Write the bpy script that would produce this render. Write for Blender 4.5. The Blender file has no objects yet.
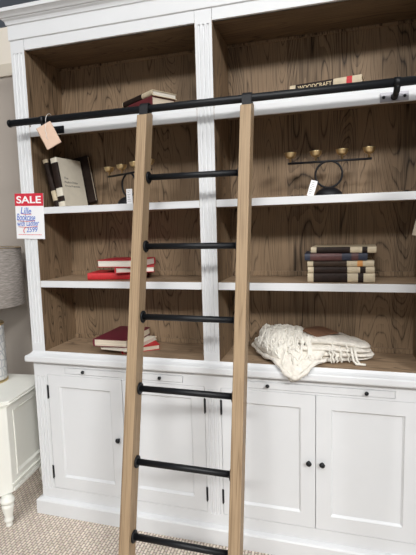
import bpy, bmesh, math, random
from mathutils import Vector, Matrix
random.seed(7)
SC = bpy.context.scene
COL = SC.collection
PI = math.pi

# ------------------------------------------------------------------ materials
def new_mat(name):
    m = bpy.data.materials.new(name); m.use_nodes = True
    nt = m.node_tree
    return m, nt, nt.nodes, nt.links, nt.nodes['Principled BSDF']

def plain(name, col, rough=.5, metal=0., noise=.0, nscale=30., bump=0., spec=.5):
    m, nt, N, L, b = new_mat(name)
    b.inputs['Roughness'].default_value = rough
    b.inputs['Metallic'].default_value = metal
    b.inputs['Specular IOR Level'].default_value = spec
    b.inputs['Base Color'].default_value = (*col, 1)
    if noise or bump:
        tc = N.new('ShaderNodeTexCoord'); nz = N.new('ShaderNodeTexNoise')
        nz.inputs['Scale'].default_value = nscale; nz.inputs['Detail'].default_value = 4
        L.new(tc.outputs['Object'], nz.inputs['Vector'])
        if noise:
            r = N.new('ShaderNodeValToRGB')
            r.color_ramp.elements[0].position = .3; r.color_ramp.elements[1].position = .7
            r.color_ramp.elements[0].color = (*[c * (1 - noise) for c in col], 1)
            r.color_ramp.elements[1].color = (*[min(1, c * (1 + noise)) for c in col], 1)
            L.new(nz.outputs['Fac'], r.inputs['Fac']); L.new(r.outputs['Color'], b.inputs['Base Color'])
        if bump:
            bp = N.new('ShaderNodeBump'); bp.inputs['Strength'].default_value = bump; bp.inputs['Distance'].default_value = .003
            L.new(nz.outputs['Fac'], bp.inputs['Height']); L.new(bp.outputs['Normal'], b.inputs['Normal'])
    return m

def wood(name, dark, light, axis='z', freq=30., ringscale=3.0, stretch=.13, contrast=.68, rough=.55, joints=0.):
    """oak: cathedral figure from a stretched noise field plus fine pores"""
    m, nt, N, L, b = new_mat(name)
    b.inputs['Roughness'].default_value = rough; b.inputs['Specular IOR Level'].default_value = .3
    tc = N.new('ShaderNodeTexCoord')
    def mp(cross, along):
        k = N.new('ShaderNodeMapping'); s = [cross] * 3; s['xyz'.index(axis)] = along
        k.inputs['Scale'].default_value = s; L.new(tc.outputs['Object'], k.inputs['Vector']); return k
    k1 = mp(1., stretch)
    n1 = N.new('ShaderNodeTexNoise'); n1.inputs['Scale'].default_value = ringscale * 2; n1.inputs['Detail'].default_value = 1.5; n1.inputs['Roughness'].default_value = .45
    L.new(k1.outputs[0], n1.inputs['Vector'])
    k2 = mp(1., .02)
    n2 = N.new('ShaderNodeTexNoise'); n2.inputs['Scale'].default_value = 260.; n2.inputs['Detail'].default_value = 2
    L.new(k2.outputs[0], n2.inputs['Vector'])
    k3 = mp(1., .06)
    n3 = N.new('ShaderNodeTexNoise'); n3.inputs['Scale'].default_value = 9.; n3.inputs['Detail'].default_value = 3
    L.new(k3.outputs[0], n3.inputs['Vector'])
    def math_(op, a, bb):
        q = N.new('ShaderNodeMath'); q.operation = op
        for i, v in enumerate((a, bb)):
            if v is None: continue
            if isinstance(v, (int, float)): q.inputs[i].default_value = v
            else: L.new(v, q.inputs[i])
        return q.outputs[0]
    ring = math_('MULTIPLY', n1.outputs['Fac'], freq)
    ring = math_('FRACT', ring, None)
    tri = math_('SUBTRACT', 1., math_('ABSOLUTE', math_('SUBTRACT', math_('MULTIPLY', ring, 2.), 1.), None))
    line = math_('POWER', tri, 7.)                 # thin dark late-wood lines
    ring = math_('ADD', math_('MULTIPLY', math_('POWER', ring, 2.), .45), line)
    pore = math_('MULTIPLY', math_('SUBTRACT', n2.outputs['Fac'], .5), 1.5)
    broad = math_('MULTIPLY', math_('SUBTRACT', n3.outputs['Fac'], .5), .9)
    f = math_('ADD', math_('MULTIPLY', ring, contrast), math_('ADD', pore, broad))
    if joints:
        sx = N.new('ShaderNodeSeparateXYZ'); L.new(tc.outputs['Object'], sx.inputs[0])
        w = math_('MULTIPLY', sx.outputs[0], 1. / joints)
        idn = math_('FLOOR', w, None)
        rn = N.new('ShaderNodeTexWhiteNoise'); rn.noise_dimensions = '1D'; L.new(idn, rn.inputs['W'])
        f = math_('ADD', f, math_('MULTIPLY', math_('SUBTRACT', rn.outputs['Value'], .5), .35))
    r = N.new('ShaderNodeValToRGB'); e = r.color_ramp.elements
    e[0].position = -0.0; e[0].color = (*light, 1); e[1].position = .85; e[1].color = (*dark, 1)
    L.new(f, r.inputs['Fac']); L.new(r.outputs['Color'], b.inputs['Base Color'])
    bp = N.new('ShaderNodeBump'); bp.inputs['Strength'].default_value = .15; bp.inputs['Distance'].default_value = .001; bp.invert = True
    L.new(f, bp.inputs['Height']); L.new(bp.outputs['Normal'], b.inputs['Normal'])
    return m

def carpet_mat():
    m, nt, N, L, b = new_mat('woven_carpet'); b.inputs['Roughness'].default_value = .95; b.inputs['Specular IOR Level'].default_value = .1
    tc = N.new('ShaderNodeTexCoord'); mp = N.new('ShaderNodeMapping')
    mp.inputs['Rotation'].default_value = (0, 0, math.radians(-92)); mp.inputs['Scale'].default_value = (1, 1, 1)
    L.new(tc.outputs['Object'], mp.inputs['Vector'])
    bt = N.new('ShaderNodeTexBrick'); bt.offset = .5
    bt.inputs['Scale'].default_value = 1.; bt.inputs['Brick Width'].default_value = .031; bt.inputs['Row Height'].default_value = .0155
    bt.inputs['Mortar Size'].default_value = .004; bt.inputs['Mortar Smooth'].default_value = 1.
    bt.inputs['Color1'].default_value = (.84, .74, .63, 1); bt.inputs['Color2'].default_value = (.66, .565, .475, 1); bt.inputs['Mortar'].default_value = (.30, .24, .195, 1)
    sh = N.new('ShaderNodeVectorMath'); sh.operation = 'ADD'
    sp = N.new('ShaderNodeSeparateXYZ'); L.new(mp.outputs[0], sp.inputs[0])
    cb = N.new('ShaderNodeCombineXYZ'); mu = N.new('ShaderNodeMath'); mu.operation = 'MULTIPLY'; mu.inputs[1].default_value = .0
    L.new(sp.outputs[1], mu.inputs[0]); L.new(mu.outputs[0], cb.inputs[0])
    L.new(mp.outputs[0], sh.inputs[0]); L.new(cb.outputs[0], sh.inputs[1])
    L.new(sh.outputs[0], bt.inputs['Vector'])
    nz = N.new('ShaderNodeTexNoise'); nz.inputs['Scale'].default_value = 160.; nz.inputs['Detail'].default_value = 3; L.new(tc.outputs['Object'], nz.inputs['Vector'])
    mx = N.new('ShaderNodeMix'); mx.data_type = 'RGBA'; mx.blend_type = 'OVERLAY'; mx.inputs[0].default_value = .35
    L.new(bt.outputs['Color'], mx.inputs[6]); L.new(nz.outputs['Color'], mx.inputs[7])
    hs = N.new('ShaderNodeHueSaturation'); hs.inputs['Saturation'].default_value = .9
    L.new(mx.outputs[2], hs.inputs['Color']); L.new(hs.outputs['Color'], b.inputs['Base Color'])
    bp = N.new('ShaderNodeBump'); bp.invert = True; bp.inputs['Strength'].default_value = .5; bp.inputs['Distance'].default_value = .004
    L.new(bt.outputs['Fac'], bp.inputs['Height']); L.new(bp.outputs['Normal'], b.inputs['Normal'])
    return m

def pages_mat(name, col, axis='z'):
    m, nt, N, L, b = new_mat(name); b.inputs['Roughness'].default_value = .8
    tc = N.new('ShaderNodeTexCoord'); mp = N.new('ShaderNodeMapping')
    s = [2, 2, 2]; s['xyz'.index(axis)] = 700; mp.inputs['Scale'].default_value = s
    L.new(tc.outputs['Object'], mp.inputs['Vector'])
    nz = N.new('ShaderNodeTexNoise'); nz.inputs['Scale'].default_value = 1.; L.new(mp.outputs[0], nz.inputs['Vector'])
    r = N.new('ShaderNodeValToRGB'); r.color_ramp.elements[0].position = .35; r.color_ramp.elements[1].position = .65
    r.color_ramp.elements[0].color = (*[c * .72 for c in col], 1); r.color_ramp.elements[1].color = (*col, 1)
    L.new(nz.outputs['Fac'], r.inputs['Fac']); L.new(r.outputs['Color'], b.inputs['Base Color'])
    return m

def linen_mat(name, c1, c2):
    m, nt, N, L, b = new_mat(name); b.inputs['Roughness'].default_value = .9
    tc = N.new('ShaderNodeTexCoord'); mp = N.new('ShaderNodeMapping'); mp.inputs['Scale'].default_value = (30, 30, 260); mp.inputs['Rotation'].default_value = (.25, .5, 0)
    L.new(tc.outputs['Object'], mp.inputs['Vector'])
    nz = N.new('ShaderNodeTexNoise'); nz.inputs['Scale'].default_value = 1.; nz.inputs['Detail'].default_value = 3; L.new(mp.outputs[0], nz.inputs['Vector'])
    r = N.new('ShaderNodeValToRGB'); r.color_ramp.elements[0].position = .3; r.color_ramp.elements[1].position = .7
    r.color_ramp.elements[0].color = (*c1, 1); r.color_ramp.elements[1].color = (*c2, 1)
    L.new(nz.outputs['Fac'], r.inputs['Fac']); L.new(r.outputs['Color'], b.inputs['Base Color'])
    return m

def ceramic_mat():
    m, nt, N, L, b = new_mat('scalloped_ceramic'); b.inputs['Roughness'].default_value = .35
    tc = N.new('ShaderNodeTexCoord'); vo = N.new('ShaderNodeTexVoronoi'); vo.feature = 'DISTANCE_TO_EDGE'; vo.inputs['Scale'].default_value = 26.
    L.new(tc.outputs['Object'], vo.inputs['Vector'])
    r = N.new('ShaderNodeValToRGB'); r.color_ramp.elements[0].position = .02; r.color_ramp.elements[1].position = .16
    r.color_ramp.elements[0].color = (.52, .54, .56, 1); r.color_ramp.elements[1].color = (.78, .78, .77, 1)
    L.new(vo.outputs['Distance'], r.inputs['Fac']); L.new(r.outputs['Color'], b.inputs['Base Color'])
    return m

M = {}
M['white'] = plain('white_paint', (.705, .716, .73), .42, noise=.015, nscale=6)
M['cream'] = plain('cream_paint', (.87, .87, .81), .45, noise=.02, nscale=5)
WD, WL = (.034, .021, .012), (.285, .196, .120)
M['wood_v'] = wood('brown_oak_back', WD, WL, 'z', joints=.16)
M['wood_h'] = wood('brown_oak_shelf', (.115, .076, .046), (.36, .255, .165), 'x')
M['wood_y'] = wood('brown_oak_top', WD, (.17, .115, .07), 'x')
M['oak'] = wood('light_oak', (.15, .094, .052), (.40, .285, .175), 'z', freq=14, ringscale=7, stretch=.02, contrast=.4)
M['black'] = plain('black_steel', (.006, .007, .009), .45, .0, spec=.35)
M['iron'] = plain('matt_black_iron', (.009, .009, .011), .5, .0, spec=.3)
M['greyplate'] = plain('grey_plate', (.40, .39, .42), .4, .7)  # greyer metal for the right bracket plate; the left plate is black
M['brass'] = plain('brass', (.76, .60, .34), .28, 1.)
M['carpet'] = carpet_mat()
M['taupe'] = plain('taupe_wall', (.42, .37, .325), .8, noise=.03, nscale=3)
M['bulk'] = plain('cream_wall', (.78, .72, .63), .8, noise=.02, nscale=3)
M['trim'] = plain('beige_trim', (.60, .54, .45), .6)
M['ceil'] = plain('slate_ceiling', (.36, .40, .46), .9, noise=.1, nscale=2)
M['red'] = plain('red_cloth', (.40, .012, .025), .6, noise=.12, nscale=120)
M['crimson'] = plain('crimson_cloth', (.50, .02, .025), .6, noise=.12, nscale=120)
M['burgundy'] = plain('burgundy_cloth', (.13, .012, .025), .55, noise=.12, nscale=120)
M['oxblood'] = plain('dull_red_cloth', (.11, .014, .018), .6, noise=.15, nscale=120)
M['brown'] = plain('brown_leather', (.040, .025, .017), .6, noise=.25, nscale=60, spec=.2)
M['umber'] = plain('dark_umber_cloth', (.022, .013, .010), .6, noise=.25, nscale=60, spec=.2)
M['navy'] = plain('navy_cloth', (.018, .024, .045), .55, noise=.15, nscale=80)
M['maroon'] = plain('maroon_label', (.085, .03, .028), .5, noise=.2, nscale=80)
M['buff'] = plain('buff_cloth', (.56, .47, .33), .65, noise=.1, nscale=40)
M['creamc'] = plain('pale_cream_cover', (.72, .67, .56), .6, noise=.05, nscale=30)
M['orange'] = plain('orange_label', (.62, .27, .07), .6)
M['gold'] = plain('gold_lettering', (.80, .66, .42), .5, .0)
M['ink'] = plain('grey_ink', (.10, .095, .09), .8)
M['pages'] = pages_mat('ivory_pages', (.78, .68, .54))
M['pagew'] = pages_mat('white_pages', (.82, .77, .68))
M['throw'] = plain('off_white_knit', (.76, .72, .65), .95, noise=.12, nscale=70, bump=.9)
M['fringe'] = plain('off_white_yarn', (.80, .77, .70), .95, noise=.06, nscale=90)
M['patch'] = plain('brown_suede', (.20, .10, .055), .85, noise=.15, nscale=40)
M['pink'] = plain('blush_card', (.64, .46, .35), .7, noise=.05, nscale=30)
M['pinkedge'] = plain('brown_card_edge', (.30, .20, .14), .7)
M['string'] = plain('white_string', (.75, .73, .70), .8)
M['paper'] = plain('white_paper', (.86, .86, .88), .6)
M['signred'] = plain('sale_red', (.62, .025, .05), .5)
M['signwhite'] = plain('white_print', (.9, .9, .9), .6)
M['blueink'] = plain('blue_marker', (.11, .21, .60), .6)
M['redink'] = plain('red_marker', (.70, .05, .06), .6)
M['linen'] = linen_mat('grey_linen', (.20, .175, .155), (.40, .36, .33))
M['beige'] = linen_mat('beige_linen', (.60, .50, .38), (.72, .62, .49))
M['ceramic'] = ceramic_mat()

# ------------------------------------------------------------------ mesh builder
class MB:
    def __init__(s): s.bm = bmesh.new()
    def box(s, x0, x1, y0, y1, z0, z1, mat=None, mi=0):
        v = [s.bm.verts.new(p) for p in ((x0,y0,z0),(x1,y0,z0),(x1,y1,z0),(x0,y1,z0),(x0,y0,z1),(x1,y0,z1),(x1,y1,z1),(x0,y1,z1))]
        for f in ((0,3,2,1),(4,5,6,7),(0,1,5,4),(1,2,6,5),(2,3,7,6),(3,0,4,7)):
            s.bm.faces.new([v[i] for i in f]).material_index = mi
        if mat is not None: bmesh.ops.transform(s.bm, matrix=mat, verts=v)
        return s
    def prism(s, pts, axis, a, b):
        """polygon pts in the plane across axis, extruded a..b"""
        def put(p, t): return {'x': (t, p[0], p[1]), 'y': (p[0], t, p[1]), 'z': (p[0], p[1], t)}[axis]
        A = [s.bm.verts.new(put(p, a)) for p in pts]; B = [s.bm.verts.new(put(p, b)) for p in pts]
        n = len(pts)
        for i in range(n): s.bm.faces.new((A[i], A[(i+1) % n], B[(i+1) % n], B[i]))
        s.bm.faces.new(A[::-1]); s.bm.faces.new(B)
        return s
    def tube(s, path, r, seg=10, cap=True, closed=False, radii=None):
        path = [Vector(p) for p in path]; n = len(path); rings = []
        up = Vector((0, 0, 1))
        for i, p in enumerate(path):
            if closed: t = path[(i+1) % n] - path[i-1]
            else: t = path[min(i+1, n-1)] - path[max(i-1, 0)]
            t.normalize()
            if i == 0:
                a = t.cross(up)
                if a.length < 1e-3: a = t.cross(Vector((1, 0, 0)))
            else:
                a = a - t * a.dot(t)
            a.normalize(); b = t.cross(a)
            rr = radii[i] if radii else r
            rings.append([s.bm.verts.new(p + (a * math.cos(2*PI*k/seg) + b * math.sin(2*PI*k/seg)) * rr) for k in range(seg)])
        m = n if closed else n - 1
        for i in range(m):
            A, B = rings[i], rings[(i+1) % n]
            for k in range(seg):
                f = s.bm.faces.new((A[k], A[(k+1) % seg], B[(k+1) % seg], B[k])); f.smooth = True
        if cap and not closed:
            s.bm.faces.new(rings[0][::-1]); s.bm.faces.new(rings[-1])
        return s
    def lathe(s, prof, c=(0,0,0), seg=24, mat=None, cap=True):
        """prof: list of (r, h) about the local z axis"""
        rings = []; new = []
        for r, h in prof:
            if r < 1e-6:
                v = s.bm.verts.new((c[0], c[1], c[2]+h)); rings.append([v]); new.append(v)
            else:
                R = [s.bm.verts.new((c[0]+r*math.cos(2*PI*k/seg), c[1]+r*math.sin(2*PI*k/seg), c[2]+h)) for k in range(seg)]
                rings.append(R); new += R
        for A, B in zip(rings, rings[1:]):
            for k in range(seg):
                k2 = (k+1) % seg
                if len(A) == 1 and len(B) == 1: continue
                if len(A) == 1: f = s.bm.faces.new((A[0], B[k], B[k2]))
                elif len(B) == 1: f = s.bm.faces.new((A[k], B[0], A[k2]))
                else: f = s.bm.faces.new((A[k], B[k], B[k2], A[k2]))
                f.smooth = True
        if cap:
            if len(rings[0]) > 1: s.bm.faces.new(rings[0])
            if len(rings[-1]) > 1: s.bm.faces.new(rings[-1][::-1])
        if mat is not None: bmesh.ops.transform(s.bm, matrix=mat, verts=new)
        return s
    def sweep(s, prof, x0, x1, yf, yb):
        """closed profile of (out, z) swept round the left, front and right faces with mitred corners"""
        cols = []
        for o, z in prof:
            cols.append([s.bm.verts.new(p) for p in ((x0-o, yb, z), (x0-o, yf-o, z), (x1+o, yf-o, z), (x1+o, yb, z))])
        n = len(prof)
        for i in range(n):
            A, B = cols[i], cols[(i+1) % n]
            for k in range(3): s.bm.faces.new((A[k], A[k+1], B[k+1], B[k]))
        s.bm.faces.new([c[0] for c in cols]); s.bm.faces.new([c[3] for c in cols][::-1])
        return s
    def build(s, name, mat, parent=None, world=True, bevel=0, seg=2, sub=0, smooth=False):
        """world: the coordinates are world ones and the parent thing is unrotated"""
        bmesh.ops.recalc_face_normals(s.bm, faces=s.bm.faces)
        if parent is not None and world:
            p = parent
            while p.parent is not None: p = p.parent
            bmesh.ops.translate(s.bm, vec=-Vector(p.location), verts=s.bm.verts)
        me = bpy.data.meshes.new(name); s.bm.to_mesh(me); s.bm.free()
        if smooth:
            for f in me.polygons: f.use_smooth = True
        for m_ in (mat if isinstance(mat, (list, tuple)) else [mat]): me.materials.append(m_)
        o = bpy.data.objects.new(name, me); COL.objects.link(o)
        if parent is not None: o.parent = parent
        if bevel:
            b = o.modifiers.new('edge', 'BEVEL'); b.width = bevel; b.segments = seg; b.limit_method = 'ANGLE'; b.angle_limit = math.radians(40)
        if sub:
            q = o.modifiers.new('smooth', 'SUBSURF'); q.levels = sub; q.render_levels = sub
        return o

def thing(name, label, cat, loc=(0,0,0), rot=(0,0,0), group=None):
    o = bpy.data.objects.new(name, None); COL.objects.link(o)
    o.empty_display_size = .05
    o.location = loc; o.rotation_euler = rot
    o['label'] = label; o['category'] = cat
    if group: o['group'] = group
    return o
def struct(o): o['kind'] = 'structure'; return o

def text_mesh(body, size, extrude=.0004, shear=0., offset=0., spacing=1.):
    """lettering as a BMesh lying in the xy plane, its lower left at the origin"""
    cu = bpy.data.curves.new('lettering', 'FONT'); cu.body = body; cu.size = size; cu.extrude = extrude; cu.shear = shear; cu.offset = offset; cu.space_character = spacing
    ob = bpy.data.objects.new('lettering', cu); COL.objects.link(ob)
    bpy.context.view_layer.update()
    me = bpy.data.meshes.new_from_object(ob.evaluated_get(bpy.context.evaluated_depsgraph_get()))
    bpy.data.objects.remove(ob); bm = bmesh.new(); bm.from_mesh(me); bpy.data.meshes.remove(me)
    return bm
def text_part(name, body, width, height, origin, mat, parent, rot=None, shear=0., offset=0., tilt=0.):
    """lettering stretched to width x height, standing in the local xz plane and facing -y"""
    bm = text_mesh(body, 1., .01, shear, offset)
    xs = [v.co.x for v in bm.verts]; ys = [v.co.y for v in bm.verts]
    w, h = max(xs)-min(xs), max(ys)-min(ys)
    x0, y0 = min(xs), min(ys)
    for v in bm.verts:
        x, y, z = (v.co.x-x0)/w*width, (v.co.y-y0)/h*height, v.co.z*.03
        c, s_ = math.cos(tilt), math.sin(tilt)
        p = Vector((x*c-y*s_, -z, x*s_+y*c))
        if rot is not None: p = rot @ p
        v.co = p + Vector(origin)
    k = MB(); k.bm.free(); k.bm = bm
    return k.build(name, mat, parent, world=False)

# ------------------------------------------------------------------ dimensions of the bookcase (metres)
P = .0772; W = .8553; MID = .0778
L0 = P; L1 = L0+W; R0 = L1+MID; R1 = R0+W; XR = R1+P
CX = XR/2
ZT = 2.3774; S1B = 1.9734; S1T = 2.052; S2T, S2B = 1.631, 1.5986; S3T, S3B = 1.2628, 1.2297; ZF = .8981
DEP = .288
BAYS = ((L0, L1), (R0, R1))

# ------------------------------------------------------------------ setting
MB().box(-3.2, 4.6, -4.6, .4, -.05, 0).build('floor', M['carpet']); struct(bpy.data.objects['floor'])
WY = .40
struct(MB().box(-3.2, 4.6, WY, WY+.1, 0, 2.425).build('wall_back', M['taupe']))
struct(MB().box(-3.2, 4.6, WY, WY+.1, 2.495, 2.70).build('wall_upper', M['bulk']))
struct(MB().box(-3.2, 4.6, WY-.012, WY+.1, 2.425, 2.495).build('trim_1', M['trim'], bevel=.003))
struct(MB().box(-7, 9, -11, 7, 5.3, 5.35).build('ceiling', M['ceil']))

# ------------------------------------------------------------------ bookcase
bc = thing('bookcase', 'tall white double bookcase with brown oak interior, paneled base doors and black ladder rail', 'bookcase', (CX, .15, 0))
def part(mb, name, mat, parent=bc, **k): return mb.build(name, M[mat], parent, **k)

# hutch carcass
for x0, x1 in ((0, L0-.0185), (L1+.0185, R0-.0185), (R1+.0185, XR)):
    part(MB().box(x0, x1, .0205, .30, ZF-.01, 2.4), 'side_panel' if x1-x0 > .05 else 'divider', 'white')
for e, d in ((L0, -1), (L1, 1), (R0, -1), (R1, 1)):       # inner face e, board running away in direction d
    part(MB().prism([(e, .0008), (e, DEP+.01), (e+d*.018, DEP+.01), (e+d*.018, .0202), (e+d*.0013, .0202), (e+d*.0013, .0008)], 'z', ZF-.012, ZT+.01), 'side_lining', 'wood_v')
for x0, x1 in BAYS:
    part(MB().box(x0, x1, DEP, DEP+.01, ZF-.012, ZT+.01), 'back_panel', 'wood_v')
    part(MB().box(x0, x1, .012, DEP, ZT, ZT+.018), 'top_panel', 'wood_y')
    part(MB().box(x0, x1, .001, DEP, ZF-.014, ZF), 'bottom_panel', 'wood_h')
    k = MB()
    for z in (S1T, S2T, S3T, ZF): k.box(x0, x1, DEP-.012, DEP, z, z+.024)
    k.box(x0, x1, DEP-.012, DEP, ZT-.012, ZT)
    part(k, 'back_rail', 'wood_v', bevel=.002)
    # the three shelves of the bay, each with its white front
    for zb, zt, wt in ((S1B, S1T, 1), (S2B, S2T, 0), (S3B, S3T, 0)):
        sh = part(MB().box(x0, x1, .0105, DEP, zt-.022 if wt else zb+.004, zt-.0004), 'shelf', 'wood_h')
        e = MB()
        if wt:
            e.box(x0, x1, .0, .0105, zb, 2.0195); e.box(x0, x1, .006, .0105, 2.0195, zt)
        else: e.box(x0, x1, 0, .0105, zb, zt)
        part(e, 'shelf_front', 'white', sh, bevel=.0015)

def flute_section(x0, x1, y0, y1, n=3, pitch=.0195, gw=.0105, gd=.006):
    c = (x0+x1)/2; pts = [(x0, y1), (x0, y0)]
    for i in range(n):
        g = c+(i-(n-1)/2)*pitch
        for a in range(7):
            t = PI*a/6; pts.append((g-math.cos(t)*gw/2, y0+math.sin(t)*gd))
    return pts+[(x1, y0), (x1, y1)]
def pilaster(x0, x1, y0, y1, z0, za, zb, z1):
    k = MB()
    k.box(x0, x1, y0, y1, z0, za); k.prism(flute_section(x0, x1, y0, y1), 'z', za, zb); k.box(x0, x1, y0, y1, zb, z1)
    part(k, 'pilaster', 'white')
for x0, x1 in ((0, L0-.0015), (L1+.0015, R0-.0015), (R1+.0015, XR)):
    pilaster(x0, x1, 0, .02, ZF, .938, 2.368, 2.43)
# top rail and crown
part(MB().box(L0, L1, 0, .02, ZT, 2.43).box(R0, R1, 0, .02, ZT, 2.43), 'top_rail', 'white', bevel=.001)
prof = [(-.02, 2.427), (.003, 2.427), (.0055, 2.430), (.0055, 2.4945), (.0105, 2.4965), (.0115, 2.503), (.015, 2.512), (.023, 2.5185), (.0235, 2.5225), (.029, 2.523),
        (.035, 2.531), (.045, 2.539), (.050, 2.541), (.050, 2.558), (-.02, 2.558)]
part(MB().sweep(prof, 0, XR, 0, .31), 'cornice', 'white', bevel=.001)
part(MB().box(.02, XR-.02, .02, .31, 2.42, 2.556), 'top_board', 'white')
# counter
prof = [(-.02, .8978), (-.0005, .8978), (.002, .892), (.007, .885), (.016, .879), (.026, .875), (.0295, .870), (.030, .850), (.0275, .8432), (-.02, .8432)]
part(MB().sweep(prof, 0, XR, 0, .31), 'countertop', 'white', bevel=.0008)
part(MB().box(.02, XR-.02, .02, .31, .8432, .8835), 'counter_board', 'white')
# base
DT, DB, PZ = .7728, .1453, .0859
part(MB().box(.003, XR-.003, .03, .31, .0, .8432), 'base_carcass', 'white')
for x0, x1 in ((0, L0), (L1, R0), (R1, XR)):
    pilaster(x0, x1, 0, .0295, .05, .138, .762, .8432)
prof = [(-.025, 0), (.026, 0), (.026, .073), (.021, .0805), (.004, .0859), (-.025, .0859)]
part(MB().sweep(prof, 0, XR, 0, .31), 'plinth', 'white', bevel=.001)
for x0, x1 in BAYS:
    G = (x0+x1)/2
    t0, t1 = G-.3195, G+.3195; tz0, tz1 = .7845, .8140
    part(MB().box(x0, x1, 0, .0295, .05, DB), 'bottom_rail', 'white')
    k = MB(); bm = k.bm       # the rail over the doors with its slot for the tray
    o_ = [(x0, DT), (x1, DT), (x1, .8432), (x0, .8432)]; i_ = [(t0-.002, tz0-.002), (t1+.002, tz0-.002), (t1+.002, tz1+.002), (t0-.002, tz1+.002)]
    rs = [[bm.verts.new((q[0], yy, q[1])) for q in w] for w, yy in ((o_, .0295), (o_, 0), (i_, 0), (i_, .0295))]
    for A, B in zip(rs, rs[1:]+rs[:1]):
        for q in range(4): bm.faces.new((A[q], A[(q+1) % 4], B[(q+1) % 4], B[q]))
    part(k, 'face_rail', 'white')
    tr = part(MB().box(t0, t1, -.0022, .02, tz0, tz1), 'pull_out_tray', 'white', bevel=.001)
    knob_prof = [(.0045, 0), (.004, .006), (.0055, .010), (.0100, .013), (.0112, .017), (.0095, .021), (.004, .0235), (0, .024)]
    TOY = Matrix.Rotation(PI/2, 4, 'X')      # +z to -y
    for dx in (-.208, .208):
        part(MB().lathe([(r*.8, h*.8) for r, h in knob_prof], seg=16, mat=Matrix.Translation((G+dx, -.0022, .802)) @ TOY), 'knob', 'black', tr)
    for side, (a, b) in enumerate(((x0+.0018, G-.0012), (G+.0012, x1-.0018))):
        z0, z1 = DB+.0018, DT-.0018; st = .064; ch = .008
        # frame with a moulded inner edge
        k = MB(); bm = k.bm
        def ring(i, y): return [bm.verts.new(p) for p in ((a+i, y, z0+i*1.04), (b-i, y, z0+i*1.04), (b-i, y, z1-i*.95), (a+i, y, z1-i*.95))]
        rs = [ring(0, .022), ring(0, .001), ring(.001, 0), ring(st, 0), ring(st+.001, .003), ring(st+ch, .0085), ring(st+ch, .022)]
        for A, B in zip(rs, rs[1:]+rs[:1]):
            for q in range(4): bm.faces.new((A[q], A[(q+1) % 4], B[(q+1) % 4], B[q]))
        d = part(k, 'door', 'white')
        i = st+ch-.001
        part(MB().box(a+i, b-i, .010, .020, z0+i*1.04, z1-i*.95), 'door_panel', 'white', d)
        kx = b-.0275 if side == 0 else a+.0275
        part(MB().lathe([(r*1.12, h*1.1) for r, h in knob_prof], seg=18, mat=Matrix.Translation((kx, 0, .4615)) @ TOY), 'knob', 'black', d)
        hx = a-.0012 if side == 0 else b+.0012
        for hz in (.2385, .680):
            part(MB().tube([(hx, -.0045, hz-.034), (hx, -.0045, hz+.034)], .0036, 10)
                 .tube([(hx, -.0045, hz-.037), (hx, -.0045, hz+.037)], .0026, 8).box(hx-.005, hx+.005, -.0016, -.0002, hz-.033, hz+.033), 'hinge', 'black', d)
# ladder rail
RY, RZ = -.09, 2.021
rail = part(MB().tube([(.036, RY, RZ), (1.907, RY, RZ)], .0155, 20).tube([(.034, RY, RZ), (.042, RY, RZ)], .0175, 20).tube([(1.901, RY, RZ), (1.909, RY, RZ)], .0175, 20), 'ladder_rail', 'black')
for bx, mname in ((.2175, 'black'), (1.7305, 'greyplate')):
    br = part(MB().tube([(bx, -.005, 1.992), (bx, -.060, 1.992), (bx, -.078, 1.996), (bx, -.088, 2.003), (bx, RY, 2.012)], .0115, 12)
              .tube([(bx-.011, RY, RZ), (bx+.011, RY, RZ)], .0182, 20).tube([(bx, -.004, 1.992), (bx, -.012, 1.992)], .013, 14), 'rail_bracket', 'black', rail)
    pl = MB().box(bx-.052, bx+.052, -.0045, -.0002, 1.9755, 2.0105)
    pl = part(pl, 'bracket_plate', mname, rail, bevel=.002)
    for dx in (-.038, .038):
        part(MB().lathe([(.006, 0), (.006, .0018), (.003, .003), (0, .003)], seg=12, mat=Matrix.Translation((bx+dx, -.0045, 1.993)) @ TOY), 'screw', 'black', rail)

# ------------------------------------------------------------------ ladder (local z runs up the stiles)
TH = math.radians(10.77)
ld = thing('ladder', 'leaning oak library ladder with black metal rungs hooked over the rail', 'ladder', (.95, -.4703, 0), (-TH, .0058, 0))
XI = (-.2077, .1905); SW = .0445; SD0, SD1 = -.041, .026
for s, (a, b) in enumerate(((XI[0]-SW, XI[0]), (XI[1], XI[1]+SW))):
    top = 2.041
    pts = [(SD0, .012), (SD1, .0), (SD1, top), (SD1-.018, top), (SD0, top-.026)]
    st = MB().prism(pts, 'x', a, b).build('stile', M['oak'], ld, world=False, bevel=.0025)
    # hook: a strap closed round the rail
    hk = MB(); c = (a+b)/2
    k3 = Matrix.Translation((0, 0, 0))
    # rail centre in ladder coordinates
    dz = RZ; dy = RY+.4703
    ly = dy*math.cos(TH) - dz*math.sin(TH); lz = dy*math.sin(TH) + dz*math.cos(TH)
    ro, ri = .0225, .0172; seg = 24; rows = []
    for x in (c-.019, c+.019):
        rows.append([[hk.bm.verts.new((x, ly+r*math.cos(2*PI*q/seg), lz+r*math.sin(2*PI*q/seg))) for q in range(seg)] for r in (ro, ri)])
    (Ao, Ai), (Bo, Bi) = rows
    for q in range(seg):
        q2 = (q+1) % seg
        for f in ((Ao[q], Ao[q2], Bo[q2], Bo[q]), (Ai[q2], Ai[q], Bi[q], Bi[q2]), (Ao[q2], Ao[q], Ai[q], Ai[q2]), (Bo[q], Bo[q2], Bi[q2], Bi[q])): hk.bm.faces.new(f)
    hk.box(c-.019, c+.019, ly-.0225, ly-.0185, top-.028, lz+.004)
    hk.box(c-.019, c+.019, ly+.0185, ly+.0225, top-.004, lz+.004)
    hk.build('hook', M['iron'], ld, world=False)
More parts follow.
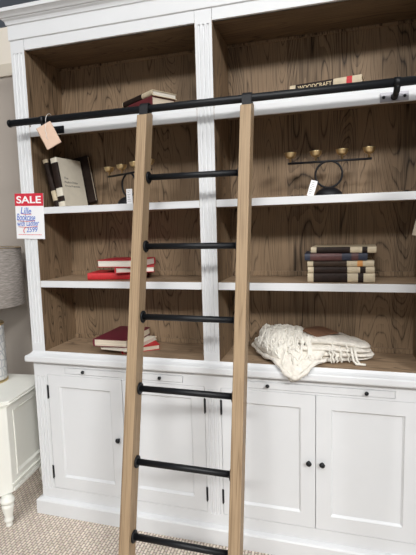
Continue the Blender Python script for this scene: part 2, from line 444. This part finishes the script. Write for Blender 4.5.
for i in range(6):
    z = 1.7572-.29347*i
    rg = MB().tube([(XI[0], 0, z), (XI[1], 0, z)], .0128, 16).build('rung', M['black'], ld, world=False)
    for x, sg in ((XI[0], 1), (XI[1], -1)):
        MB().tube([(x+sg*.0002, 0, z), (x+sg*.006, 0, z), (x+sg*.008, 0, z)], .025, 20, radii=[.025, .025, .022]).build('flange', M['black'], rg, world=False)

# ------------------------------------------------------------------ books
def book(label, loc, rotz, length, thick, depth, cover, pages='pages', bands=(), group=None, tilt=None, board=.0028, round_=.006, letters=None, name='book'):
    """lying book: spine along local x facing -y, thickness up local z"""
    bk = thing(name, label, 'book', loc, (0, 0, rotz) if tilt is None else tilt, group)
    l2 = length/2
    # cover: a C section of boards and a rounded spine, extruded along x
    sp = []
    for q in range(9):
        t = -PI/2+PI*q/8; sp.append((-round_*math.cos(t), thick/2+math.sin(t)*thick/2))
    inn = [(.003, thick-board), (.003, board)]
    pts = [(depth, 0)] + [(0, 0)] + sp[1:-1] + [(0, thick), (depth, thick), (depth, thick-board)] + inn + [(depth, board)]
    cv = MB().prism(pts, 'x', -l2, l2).build('cover', M[cover], bk, world=False)
    MB().box(-l2+.004, l2-.004, .0032, depth-.004, board+.0002, thick-board-.0002).build('page_block', M[pages], bk, world=False)
    for (a, b, m) in bands:
        e = .0006
        p2 = []
        for q in range(11):
            t = -PI/2+PI*q/10; p2.append((-(round_+e)*math.cos(t), thick/2+math.sin(t)*(thick/2+e)))
        p3 = [(-(round_-.001)*math.cos(-PI/2+PI*q/10), thick/2+math.sin(-PI/2+PI*q/10)*(thick/2-.0006)) for q in range(11)]
        MB().prism([(.004, -e)]+p2+[(.004, thick+e), (.004, thick-.0005)]+p3[::-1]+[(.004, .0005)], 'x', -l2+a*length, -l2+b*length).build('spine_label', M[m], cv, world=False)
    if letters:
        txt, a, b, m = letters
        text_part('spine_lettering', txt, (b-a)*length, thick*.30, (-l2+a*length, -round_-.0009, thick*.54), M[m], cv)
    return bk

g = 'five old books in the right bay'
GAP = .0008
zz = S3T+.0004
stack = [  # x0, x1, y, rot, thickness, depth, cover, bands, label
    (1.401, 1.676, .050, .00, .0385, .175, 'buff', [(.09, .60, 'umber'), (.755, .835, 'umber')], 'thick buff book with umber spine label, bottom of the stack of five'),
    (1.402, 1.674, .050, .01, .0262, .185, 'buff', [(.09, .60, 'umber'), (.79, .87, 'umber')], 'thin buff book second from the bottom of the stack of five'),
    (1.400, 1.672, .052, -.01, .0248, .180, 'buff', [(.09, .60, 'brown'), (.755, .835, 'orange')], 'thin buff book with orange spine label, middle of the stack of five'),
    (1.389, 1.645, .046, .02, .0300, .190, 'navy', [(.09, .60, 'maroon'), (.75, .86, 'maroon')], 'navy book with maroon spine labels, second from the top of the stack of five'),
    (1.414, 1.680, .055, -.06, .0250, .205, 'buff', [(.09, .61, 'umber'), (.79, .87, 'umber')], 'buff book with umber spine label on top of the stack of five'),
]
for x0, x1, y, rz, t, d, c, bands, lab in stack:
    bk = book(lab, ((x0+x1)/2, y, zz), rz, x1-x0, t, d, c, 'pages', bands, g)
    zz += t+GAP+.0006
# red books, left bay third shelf
g = 'red books on the left bay shelf'
z = S3T+.0004
book('bright red book with faded spine title, bottom of the red stack', (.452, .074, z), .16, .27, .034, .165, 'crimson', 'pages', [], g)
book('red book turned corner-on, middle of the red stack', (.450, .110, z+.0346), math.radians(-66), .15, .028, .19, 'crimson', 'pagew', [], g)
book('deep red book with white page edges showing, top of the red stack', (.492, .242, z+.0634), PI-.02, .230, .036, .19, 'red', 'pagew', [], g)
# bottom left stack
g = 'books on the left bay counter'
z = ZF+.0004
book('bright red book sticking out on the right, bottom of the counter stack', (.462, .080, z), math.radians(-52), .155, .026, .19, 'crimson', 'pages', [], g)
book('white-covered book between burgundy and red ones on the counter', (.422, .1195, z+.0266), math.radians(-97), .25, .018, .17, 'creamc', 'pagew', [], g)
book('large burgundy book with ivory page edges, top of the counter stack', (.376, .121, z+.0452), -PI/2, .285, .038, .178, 'burgundy', 'pages', [], g)
# top left: two books
g = 'books on the top left shelf'
book('dull red book under a dark spined one on the top left shelf', (.632, .078, S1T+.0004), -.58, .20, .056, .13, 'oxblood', 'pages', [], g)
book('dark spined book with buff end lying on the red one, top left shelf', (.612, .092, S1T+.0574), -.587, .262, .024, .135, 'buff', 'pagew', [(.03, .68, 'umber')], g)
# top right: lettered book
book('buff book with lettered dark spine and red band on the top right shelf', (1.469, .078, S1T+.0004), -.176, .295, .054, .17, 'buff', 'pages',
     [(.085, .62, 'umber'), (.80, .875, 'crimson')], None, letters=('WOODCRAFT', .12, .60, 'gold'))

# leaning books: spine to the room, leaning left.  local x of a lying book becomes up
def standing(label, foot, yaw, lean, length, thick, depth, cover, pages, bands, group=None, letters=None):
    """foot: world point of the lower left front corner of the spine; lean tips the top to the left"""
    R = Matrix.Rotation(yaw, 4, 'Z') @ Matrix.Rotation(-lean, 4, 'Y') @ Matrix.Rotation(-PI/2, 4, 'Y')
    # local +x -> up, local z (thickness) -> -x ; shift so that the body stands right of the foot
    bk = book(label, (0, 0, 0), 0, length, thick, depth, cover, pages, bands, group)
    off = R @ Vector((length/2, 0, -thick)) 
    bk.location = Vector(foot)+off
    bk.rotation_euler = R.to_euler()
    return bk
g = 'leaning books on the left bay shelf'
z = S2T+.0006
standing('dark spined book with cream label leaning against the left wall of the shelf', (.1430, .070, z), 0., .225, .243, .026, .17, 'umber', 'pages', [(.03, .12, 'umber'), (.13, .34, 'buff'), (.93, 1., 'buff')], g)
cream = standing('cream book with printed cover leaning on a dark spined one', (.1705, .066, z), -.135, .160, .245, .040, .178, 'creamc', 'pages', [(.10, .21, 'umber'), (.38, .90, 'umber')], g)
# printed title on the right hand cover (local z = 0 face) as three grey lines of small type
cv = cream.children[0]
def cover_text(body, up, w, h):
    bm = text_mesh(body, 1., .01)
    xs = [v.co.x for v in bm.verts]; ys = [v.co.y for v in bm.verts]
    for v in bm.verts:
        px = (v.co.x-min(xs))/(max(xs)-min(xs))*w; py = (v.co.y-min(ys))/(max(ys)-min(ys))*h
        v.co = (up+py, .028+px, -.0003-v.co.z*.02)
    kk = MB(); kk.bm.free(); kk.bm = bm
    kk.build('cover_lettering', M['ink'], cv, world=False)
cover_text('The', .014, .030, .012); cover_text('Modern Home', -.006, .098, .012); cover_text('Encyclopedia', -.026, .112, .012)
# dark one behind, face to the room
dk = book('dark brown book standing face out behind the cream one', (0, 0, 0), 0, .145, .022, .245, 'umber', 'pages', [], g)
dk.rotation_euler = (Matrix.Rotation(-.155, 4, 'Y') @ Matrix.Rotation(PI/2, 4, 'X')).to_euler()
dk.location = (.200, .274, z+.026)

# ------------------------------------------------------------------ candle holders and their cards
def candle_holder(label, x, y, rz, group):
    c = thing('candle_holder', label, 'candle holder', (x, y, S2T+.0004), (0, 0, rz), group)
    MB().lathe([(.057, 0), (.0575, .006), (.054, .016), (.041, .028), (.025, .036), (.010, .0385), (0, .039)], seg=32).build('base', M['iron'], c, world=False)
    MB().tube([(.056*math.cos(2*PI*q/40), 0, .093+.056*math.sin(2*PI*q/40)) for q in range(40)], .0046, 10, closed=True).build('ring', M['iron'], c, world=False)
    MB().tube([(-.174, 0, .148), (.174, 0, .148)], .0050, 10).build('bar', M['iron'], c, world=False)
    for i in range(4):
        dx = (i-1.5)*.1086
        MB().lathe([(.0045, .1525), (.0045, .168), (.012, .1695), (.019, .1745), (.0235, .182), (.0255, .192), (.0270, .194), (.0245, .1935), (.0215, .184), (.014, .177), (0, .175)],
                   c=(dx, 0, 0), seg=24).build('candle_cup', M['brass'], c, world=False)
    return c
candle_holder('black ring candle holder with brass cups, fully in view in the right bay', 1.4868, .105, .0, 'ring candle holders')
candle_holder('black ring candle holder with brass cups, partly hidden behind the ladder stile', .555, .080, -.50, 'ring candle holders')
def price_card(label, loc, rot):
    p = thing('price_card', label, 'price card', loc, rot, 'small white price cards')
    MB().box(-.014, .014, 0, .0012, 0, .068).build('card', M['paper'], p, world=False)
    k = MB()
    for q in range(7):
        k.box(-.010, -.010+random.uniform(.010, .020), -.0003, .0, .058-.008*q, .0595-.008*q)
    k.build('printed_lines', M['ink'], p, world=False)
    return p
price_card('small white price card tilted against the fully visible candle holder', (1.4115, .040, S2T+.0006), (-.12, .30, .15))
price_card('small white price card beside the ladder, by the half-hidden candle holder', (.588, .000+.012, S2T+.0006), (-.06, -.02, .25))

# ------------------------------------------------------------------ sale sign on the left pilaster
sg = thing('sale_sign', 'red and white SALE sign with blue handwriting fixed to the left pilaster', 'sign', (.040, -.0036, 1.4765), (0, .030, 0))
MB().box(-.083, .083, 0, .003, 0, .2255).build('board', M['paper'], sg, world=False, bevel=.0006)
MB().box(-.083, .083, -.0006, -.0001, .1640, .2255).build('red_header', M['signred'], sg, world=False)
text_part('sale_lettering', 'SALE', .144, .036, (-.0735, -.0010, .1765), M['signwhite'], sg, offset=.022)
hw = dict(shear=.18, offset=.010)
text_part('handwriting', 'Lille', .062, .033, (-.052, -.0006, .1255), M['blueink'], sg, tilt=-.06, **hw)
text_part('handwriting', 'Bookcase', .108, .034, (-.076, -.0006, .0925), M['blueink'], sg, tilt=-.03, **hw)
text_part('handwriting', 'with Ladder', .128, .027, (-.074, -.0006, .0625), M['blueink'], sg, tilt=.03, **hw)
text_part('handwriting', '2599', .066, .026, (-.022, -.0006, .0320), M['blueink'], sg, tilt=.05, **hw)
k = MB()
def stroke(pts, r=.0013): k.tube([(x, -.0010, z) for x, z in pts], r, 6)
stroke([(-.050, .1255), (-.025, .1215), (.012, .1235)]); stroke([(-.070, .0905), (-.02, .0865), (.030, .0905)]); stroke([(-.068, .0600), (-.02, .0575), (.045, .0625)])
stroke([(-.024, .060), (-.036, .048), (-.039, .038), (-.034, .030)], .0018)
k.build('red_strokes', M['redink'], sg, world=False)
k = MB(); x = -.070
while x < .066:
    w = random.uniform(.004, .010); k.box(x, min(x+w, .068), -.0005, 0, .0195, .0225); x += w+.0025
k.build('footer_print', M['redink'], sg, world=False)

# ------------------------------------------------------------------ swing tag on the rail
tg = thing('hang_tag', 'blush card swing tag hanging by white string from the left end of the rail', 'tag', (.2530, -.110, 2.000), (0, .0, 0))
RT = Matrix.Translation((-.0015, -.006, -.004)) @ Matrix.Rotation(math.radians(-28), 4, 'Y') @ Matrix.Rotation(math.radians(14), 4, 'Z')
MB().box(-.048, .024, -.0035, .0035, -.108, .001, mat=RT).build('card', M['pink'], tg, world=False, bevel=.0008)
MB().box(-.0495, -.0465, -.0037, .0037, -.1082, .0012, mat=RT).build('card_edge', M['pinkedge'], tg, world=False)
loop = []
for q in range(24):
    t = 2*PI*q/24
    loop.append((-.003+.007*math.cos(t)+.0, .020+.0225*math.sin(t), .0205+.0245*math.cos(t)))
k = MB().tube(loop, .0013, 6, closed=True)
k.tube([(-.003, -.003, .000), (.001, -.0095, -.004), (.002, -.0135, -.016), (-.001, -.0145, -.032), (.005, -.0155, -.048), (.003, -.0165, -.062), (.012, -.0160, -.074)], .0012, 6)
k.build('string', M['string'], tg, world=False)

# ------------------------------------------------------------------ knitted throw
tw = thing('throw_blanket', 'folded off-white knitted throw with yarn fringe and brown suede patch on the counter', 'throw', (1.40, .12, ZF))
def catmull(pts, n):
    out = []; m = len(pts)
    for i in range(m):
        p0, p1, p2, p3 = (Vector(pts[(i+j-1) % m]) for j in range(4))
        for q in range(n):
            t = q/n
            out.append(.5*((2*p1)+(-p0+p2)*t+(2*p0-5*p1+4*p2-p3)*t*t+(-p0+3*p1-3*p2+p3)*t**3))
    return out
from mathutils import noise as mn
def cushion(k, outline, z0, ztop, n=8, rings=9, wr=.006, seed=0., droop=1.3, flat=3.):
    """a soft slab over a closed outline: flat underside, domed and wrinkled top, sagging over the counter's front edge (y<0)"""
    out = catmull(outline, n); c = sum(out, Vector((0, 0, 0)))/len(out)
    def zs(x, y, s, up):
        b = z0(x, y) if callable(z0) else z0; t = ztop(x, y) if callable(ztop) else ztop
        mid, h = (b+t)/2, (t-b)/2
        e = max(0, 1-s**flat)**.5
        z = mid+(h if up else -h)*e
        if y < .0: z -= droop*max(0, -y-.002)
        return z
    rows = {True: [], False: []}
    for up in (True, False):
        for r in range(1, rings+1):
            s = 1-(1-r/rings)**1.6
            row = []
            for i, p in enumerate(out):
                if r == rings and not up: row.append(rows[True][-1][i]); continue
                x, y = c.x+(p.x-c.x)*s, c.y+(p.y-c.y)*s
                z = zs(x, y, s, up)
                v = Vector((x, y, z))
                w = mn.noise(Vector((x*22+seed, y*22, z*30)))*wr+mn.noise(Vector((x*60, y*60+seed, z*60)))*wr*.45
                if up: v.z += w
                if s > .8: v.x += w*.6*(p.x-c.x)/.15; v.y += w*.5*(p.y-c.y)/.15
                v.y = min(v.y, .268)
                row.append(k.bm.verts.new(v))
            rows[up].append(row)
        cv = k.bm.verts.new((c.x, c.y, zs(c.x, c.y, 0, up)))
        R = rows[up]; m = len(out)
        for i in range(m): k.bm.faces.new((cv, R[0][i], R[0][(i+1) % m]))
        for a, b in zip(R, R[1:]):
            for i in range(m): k.bm.faces.new((a[i], b[i], b[(i+1) % m], a[(i+1) % m]))
k = MB()
Z = ZF+.001
# right hand folded stack: four layers, stepping in
lay = [(1.36, .03), (1.46, .045), (1.56, .075), (1.655, .125), (1.685, .185), (1.66, .235), (1.56, .262), (1.42, .266), (1.30, .262), (1.30, .12)]
for i, (a, b, dx) in enumerate(((0, .032, 0), (.027, .060, .003), (.054, .086, -.003), (.080, .118, -.006))):
    o = [((x+dx*(x-1.45)*8), y+.006*math.sin(i*2.1+x*9)+(i == 3)*(.01 if y < .1 else 0), 0) for x, y in lay]
    gx = lambda x: 1-.50*max(0, (x-1.43)/.25)**1.5
    cushion(k, o, lambda x, y, a=a: Z+a*gx(x), lambda x, y, b=b: Z+b*gx(x), seed=i*3.7, wr=.006, flat=5)
# left hand bunch: thick roll from the back left down over the front edge
bun = [(1.142, .225), (1.150, .16), (1.20, .075), (1.262, .01), (1.315, -.040), (1.352, -.052), (1.395, -.036), (1.435, .005), (1.47, .06), (1.43, .16), (1.34, .235), (1.22, .258)]
cushion(k, [(x, y, 0) for x, y in bun], Z, lambda x, y: Z+.028+.075*min(1, max(0, (y+.05)/.16))*(1 if x > 1.2 else .75), seed=9.1, wr=.014, flat=3.2)
bun2 = [(1.165, .235), (1.185, .16), (1.25, .10), (1.33, .055), (1.40, .08), (1.41, .16), (1.34, .235), (1.24, .258)]
cushion(k, [(x, y, 0) for x, y in bun2], Z+.06, lambda x, y: Z+.125, seed=4.2, wr=.012, flat=2.4)
from mathutils.bvhtree import BVHTree
def surf(y):                      # height of the counter's moulded front below the throw
    pr = ((0, 0), (.002, -.006), (.007, -.013), (.016, -.019), (.026, -.023), (.0295, -.026), (.041, -.027))
    if y >= 0: return ZF
    if y < -.040: return 0.
    for (a, za), (b, zb) in zip(pr, pr[1:]):
        if -y <= b: return ZF+za+(zb-za)*(-y-a)/(b-a)
    return ZF-.027
def settle(k, m=.003):
    for v in k.bm.verts:
        v.co.y = min(v.co.y, .272)
        v.co.z = max(v.co.z, surf(v.co.y)+m)
        if v.co.z < ZF-.026: v.co.y = min(v.co.y, -.0405)
settle(k)
bmesh.ops.triangulate(k.bm, faces=k.bm.faces[:])
tree = BVHTree.FromBMesh(k.bm)
k.build('blanket', M['throw'], tw, smooth=True)
# rolled hem along the near left edge and over the counter's edge
k = MB()
hem = catmull([(1.150, .215, Z+.030), (1.160, .15, Z+.022), (1.205, .066, Z+.018), (1.262, .000, Z+.019), (1.310, -.042, Z-.018), (1.350, -.056, Z-.036), (1.395, -.046, Z-.014), (1.43, -.006, Z+.018), (1.46, .035, Z+.03)], 5)[:-5]
k.tube(hem, .010, 10, radii=[.010+.003*math.sin(i*1.3) for i in range(len(hem))])
settle(k); k.build('rolled_hem', M['throw'], tw, smooth=True)
# yarn fringe lying over the left hand bunch
k = MB()
def strand(x, y, ang, ln, r):
    pts = []; n = 10; a = ang; w = random.uniform(0, 6)
    for q in range(n):
        if x > 1.375 and y > .085: break
        hit = tree.ray_cast(Vector((x, y, 1.4)), Vector((0, 0, -1)))[0]
        if hit is None: break
        pts.append((x, y, hit.z+r*.55+.003*math.sin(q*1.5+w)))
        a = ang+.55*math.sin(q*.9+w)
        x += math.cos(a)*ln/n; y += math.sin(a)*ln/n
    if len(pts) > 3: k.tube(pts, r, 7, radii=[r*(.75+.25*math.sin(PI*(i+.6)/(len(pts)+.2))) for i in range(len(pts))])
for q in range(210):
    t = random.random()
    x = 1.165+.265*t+random.uniform(-.02, .02); y = .245-.05*t-random.random()**1.3*.17
    strand(x, y, random.uniform(-2.0, -.75), random.uniform(.05, .11), random.uniform(.0036, .0062))
for q in range(34):               # knotted ends bunched along the back ridge
    x = 1.175+.22*random.random(); strand(x, random.uniform(.20, .25), random.uniform(0, 6.28), .035, .007)
# cords along the near face of the folded stack
for q in range(11):
    x = 1.41+.17*q/11+random.uniform(-.006, .006); f = max(0, (x-1.36)/.31)
    y0 = .030+.105*f**2; h0 = random.uniform(.05, .085); dx = random.uniform(-.05, .02)
    pts = []
    for s_ in range(9):
        t = s_/8
        pts.append((x+dx*t+.004*math.sin(s_*2+q), y0+.020*(1-t)-.006-.008*math.sin(PI*t), Z+.008+(h0-.003)*(1-t)))
    k.tube(pts, random.uniform(.003, .0045), 7)
for x in (1.585, 1.60):           # the loose tassel
    k.tube([(x, .085, Z+.07), (x+.004, .070, Z+.045), (x+.010, .055, Z+.02), (x+.022, .045, Z+.0085), (x+.045, .048, Z+.0075)], .0055, 8)
settle(k, .003)
fr = k.build('fringe', M['fringe'], tw, smooth=True)
# suede patch
k = MB()
pc = [(1.345, .150), (1.425, .250), (1.535, .160), (1.440, .075)]
N_ = 8; grid = []
for i in range(N_+1):
    row = []
    for j in range(N_+1):
        u, v = i/N_, j/N_
        x = (pc[0][0]*(1-u)+pc[1][0]*u)*(1-v)+(pc[3][0]*(1-u)+pc[2][0]*u)*v
        y = (pc[0][1]*(1-u)+pc[1][1]*u)*(1-v)+(pc[3][1]*(1-u)+pc[2][1]*u)*v
        row.append(k.bm.verts.new((x, y, Z+.1295-.020*abs(v-.35)-.006*(u-.5)**2)))
    grid.append(row)
for i in range(N_):
    for j in range(N_): k.bm.faces.new((grid[i][j], grid[i+1][j], grid[i+1][j+1], grid[i][j+1]))
pt = k.build('suede_patch', M['patch'], tw)
sd = pt.modifiers.new('thickness', 'SOLIDIFY'); sd.thickness = .004; sd.offset = 0

# ------------------------------------------------------------------ cream side table
ROT = .11
tb = thing('side_table', 'cream painted side table with paneled side and turned foot beside the bookcase', 'side table', (-.085, -.172, 0), (0, 0, ROT))
# local: +y runs back along the right side, -x along the front
TW, TD, TZ = .62, .44, .66
def tabletop(o, c, z0, z1):
    pts = [(o, TD+o), (-TW-o, TD+o), (-TW-o, c-o*.2), (-TW+c, -o), (-c, -o), (o, c-o*.2)]
    return pts
k = MB()
for o, z0, z1 in ((.016, TZ-.012, TZ), (.020, TZ-.022, TZ-.012), (.010, TZ-.032, TZ-.022)):
    k.prism(tabletop(o, .062, z0, z1), 'z', z0, z1)
k.build('tabletop', M['cream'], tb, world=False, bevel=.003)
# corner posts, canted, with a swelling outline
post = [(0, .062), (-.018, .062), (-.062, .018), (-.062, 0), (-.030, .010)]
k = MB(); k.prism([(0, .075), (-.02, .075), (-.062, .03), (-.062, .0), (-.05, .0), (0, .055)], 'z', .165, TZ-.032); k.build('corner_post', M['cream'], tb, world=False, bevel=.003)
k = MB(); k.prism([(-TW, .075), (-TW+.02, .075), (-TW+.062, .03), (-TW+.062, .0), (-TW+.05, .0), (-TW, .055)], 'z', .165, TZ-.032); k.build('corner_post', M['cream'], tb, world=False, bevel=.003)
# front apron with an arched opening
def arch(n=14):
    pts = [(-.055, TZ-.032), (-.055, .17)]
    # right shaped edge, bottom to top
    for z, x in ((.17, -.100), (.19, -.112), (.215, -.104), (.25, -.085), (.30, -.072), (.36, -.066), (.42, -.068), (.47, -.078), (.51, -.098), (.54, -.135), (.555, -.19)): pts.append((x, z))
    m = [(-TW-x, z) for x, z in pts]
    return pts+m[::-1]
k = MB(); k.prism(arch(), 'y', .004, .026); k.build('front_apron', M['cream'], tb, world=False, bevel=.002)
# paneled side
k = MB()
y0, y1, z0, z1 = .07, TD, .165, TZ-.032
bm = k.bm
def ring2(iy, iz0, iz1, x): return [bm.verts.new(p) for p in ((x, y0+iy, z0+iz0), (x, y1-iy, z0+iz0), (x, y1-iy, z1-iz1), (x, y0+iy, z1-iz1))]
rs = [ring2(0, 0, 0, -.022), ring2(0, 0, 0, -.002), ring2(.035, .075, .035, -.002), ring2(.037, .077, .037, .002), ring2(.043, .083, .043, .002), ring2(.050, .09, .05, -.009), ring2(.052, .092, .052, -.010)]
for A, B in zip(rs, rs[1:]):
    for q in range(4): bm.faces.new((A[q], A[(q+1) % 4], B[(q+1) % 4], B[q]))
bm.faces.new(rs[-1]); bm.faces.new(rs[0][::-1])
k.build('side_panel', M['cream'], tb, world=False)
MB().box(-TW, -TW+.02, .07, TD, .165, TZ-.032).build('side_panel', M['cream'], tb, world=False)
MB().box(-TW+.02, -.022, TD-.02, TD, .165, TZ-.032).build('back_panel', M['cream'], tb, world=False)
k = MB(); k.prism([(.0, .065), (.006, .065), (.006, TD), (.0, TD)], 'z', .165, .185)
k.prism([(-.004, .055), (.007, .055), (.007, TD), (-.004, TD)], 'z', .205, .212); k.build('base_moulding', M['cream'], tb, world=False, bevel=.002)
foot = [(.0, 0), (.013, 0), (.017, .004), (.0175, .012), (.014, .018), (.0165, .024), (.023, .034), (.0235, .042), (.019, .050), (.0205, .060), (.026, .085), (.030, .110), (.030, .118), (.024, .122), (.024, .126), (.033, .132), (.036, .142), (.034, .152), (.026, .158), (.026, .1652), (0, .1652)]
for fx, fy in ((-.013, .022), (-TW+.034, .036), (-.034, TD-.034), (-TW+.034, TD-.034)):
    MB().lathe(foot, c=(fx, fy, 0), seg=24, cap=False).build('foot', M['cream'], tb, world=False)

# ------------------------------------------------------------------ table lamp
lp = thing('table_lamp', 'table lamp with grey linen drum shade and pale scalloped ceramic base on the cream table', 'lamp', (-.385, .125, TZ+.0005))
H = .335
MB().lathe([(.0, .012), (.076, .012), (.079, .016), (.080, .10), (.080, .30), (.078, H), (.03, H+.004), (0, H+.004)], seg=40).build('base', M['ceramic'], lp, world=False)
MB().lathe([(.0, 0), (.082, 0), (.083, .004), (.083, .011), (.081, .0135), (0, .0135)], seg=40).lathe([(.0795, H-.006), (.082, H-.004), (.082, H+.004), (.078, H+.007), (.0, H+.008)], seg=40).build('brass_rim', M['brass'], lp, world=False)
MB().lathe([(.008, H), (.008, H+.09), (.016, H+.09), (.016, H+.15), (.0, H+.15)], seg=16).build('stem', M['brass'], lp, world=False)
z0, z1 = .445, .765
MB().lathe([(.208, z0), (.202, z1), (.199, z1), (.205, z0)], seg=64, cap=False).build('shade', M['linen'], lp, world=False)
k = MB(); k.lathe([(.2025, z1), (.2035, z1+.002), (.200, z1+.0035), (.198, z1+.001)], seg=64, cap=False)
for a in range(3): k.tube([(.0, 0, z1-.01), (.199*math.cos(a*2.094), .199*math.sin(a*2.094), z1-.004)], .002, 6)
k.tube([(0, 0, H+.14), (0, 0, z1-.002)], .003, 6)
k.build('shade_ring', M['brass'], lp, world=False)

# ------------------------------------------------------------------ floor lamp, only the shade's corner is in the picture
fl = thing('floor_lamp', 'beige shade corner of a floor lamp at the right edge before the bookcase', 'lamp', (1.945, -.42, 0))
MB().lathe([(.20, 1.4714), (.13, 1.80), (.128, 1.80), (.197, 1.4714)], seg=48, cap=False).build('shade', M['beige'], fl, world=False)
MB().lathe([(.012, .02), (.012, 1.60), (.02, 1.60), (.02, 1.66), (0, 1.66)], seg=16).build('pole', M['iron'], fl, world=False)
MB().lathe([(0, 0), (.14, 0), (.14, .018), (.03, .03), (0, .03)], seg=40).build('base', M['iron'], fl, world=False)
k = MB()
for a in range(3): k.tube([(0, 0, 1.655), (.132*math.cos(a*2.094+.5), .132*math.sin(a*2.094+.5), 1.785)], .002, 6)
k.build('shade_spider', M['iron'], fl, world=False)

# ------------------------------------------------------------------ light
def area(name, loc, aim, sx, sy, power, col=(1, 1, 1), spread=180):
    l = bpy.data.lights.new(name, 'AREA'); l.shape = 'RECTANGLE'; l.size = sx; l.size_y = sy; l.energy = power; l.color = col; l.spread = math.radians(spread)
    o = bpy.data.objects.new(name, l); COL.objects.link(o); o.location = loc
    o.rotation_euler = (Vector(aim)-Vector(loc)).to_track_quat('-Z', 'Y').to_euler()
    return o
area('ceiling_strip_light', (5.4, -5.8, 5.1), (.9, 0, .45), 2.0, .9, 88, (1, .995, .98), 75)
area('ceiling_spots', (.8, -6.6, 5.1), (.9, 0, .45), 2.2, .9, 52, (1, .995, .98), 75)
area('ceiling_panel', (1.0, -2.6, 4.9), (1.0, -1.4, 0), 3.0, 1.6, 75, (1, .995, .985))
w = bpy.data.worlds.new('shop_air'); SC.world = w; w.use_nodes = True
bg = w.node_tree.nodes['Background']; bg.inputs[0].default_value = (.98, .985, 1, 1); bg.inputs[1].default_value = .19

# ------------------------------------------------------------------ camera
cam = bpy.data.cameras.new('camera'); co = bpy.data.objects.new('camera', cam); COL.objects.link(co)
y, p, r = -.282, -.1147, -.0265
fw = Vector((math.sin(y)*math.cos(p), math.cos(y)*math.cos(p), math.sin(p)))
rt0 = Vector((math.cos(y), -math.sin(y), 0)); up0 = rt0.cross(fw)
rt = math.cos(r)*rt0+math.sin(r)*up0; up = -math.sin(r)*rt0+math.cos(r)*up0
m = Matrix((rt, up, -fw)).transposed().to_4x4(); m.translation = (1.517264, -1.911208, 1.515056)
co.matrix_world = m
cam.sensor_fit = 'HORIZONTAL'; cam.sensor_width = 36; cam.lens = 443.0444/416*36; cam.clip_start = .02
SC.camera = co
SC.view_settings.view_transform = 'Standard'; SC.view_settings.look = 'None'; SC.view_settings.gamma = 1; SC.view_settings.use_curve_mapping = False
SC.view_settings.exposure = .0
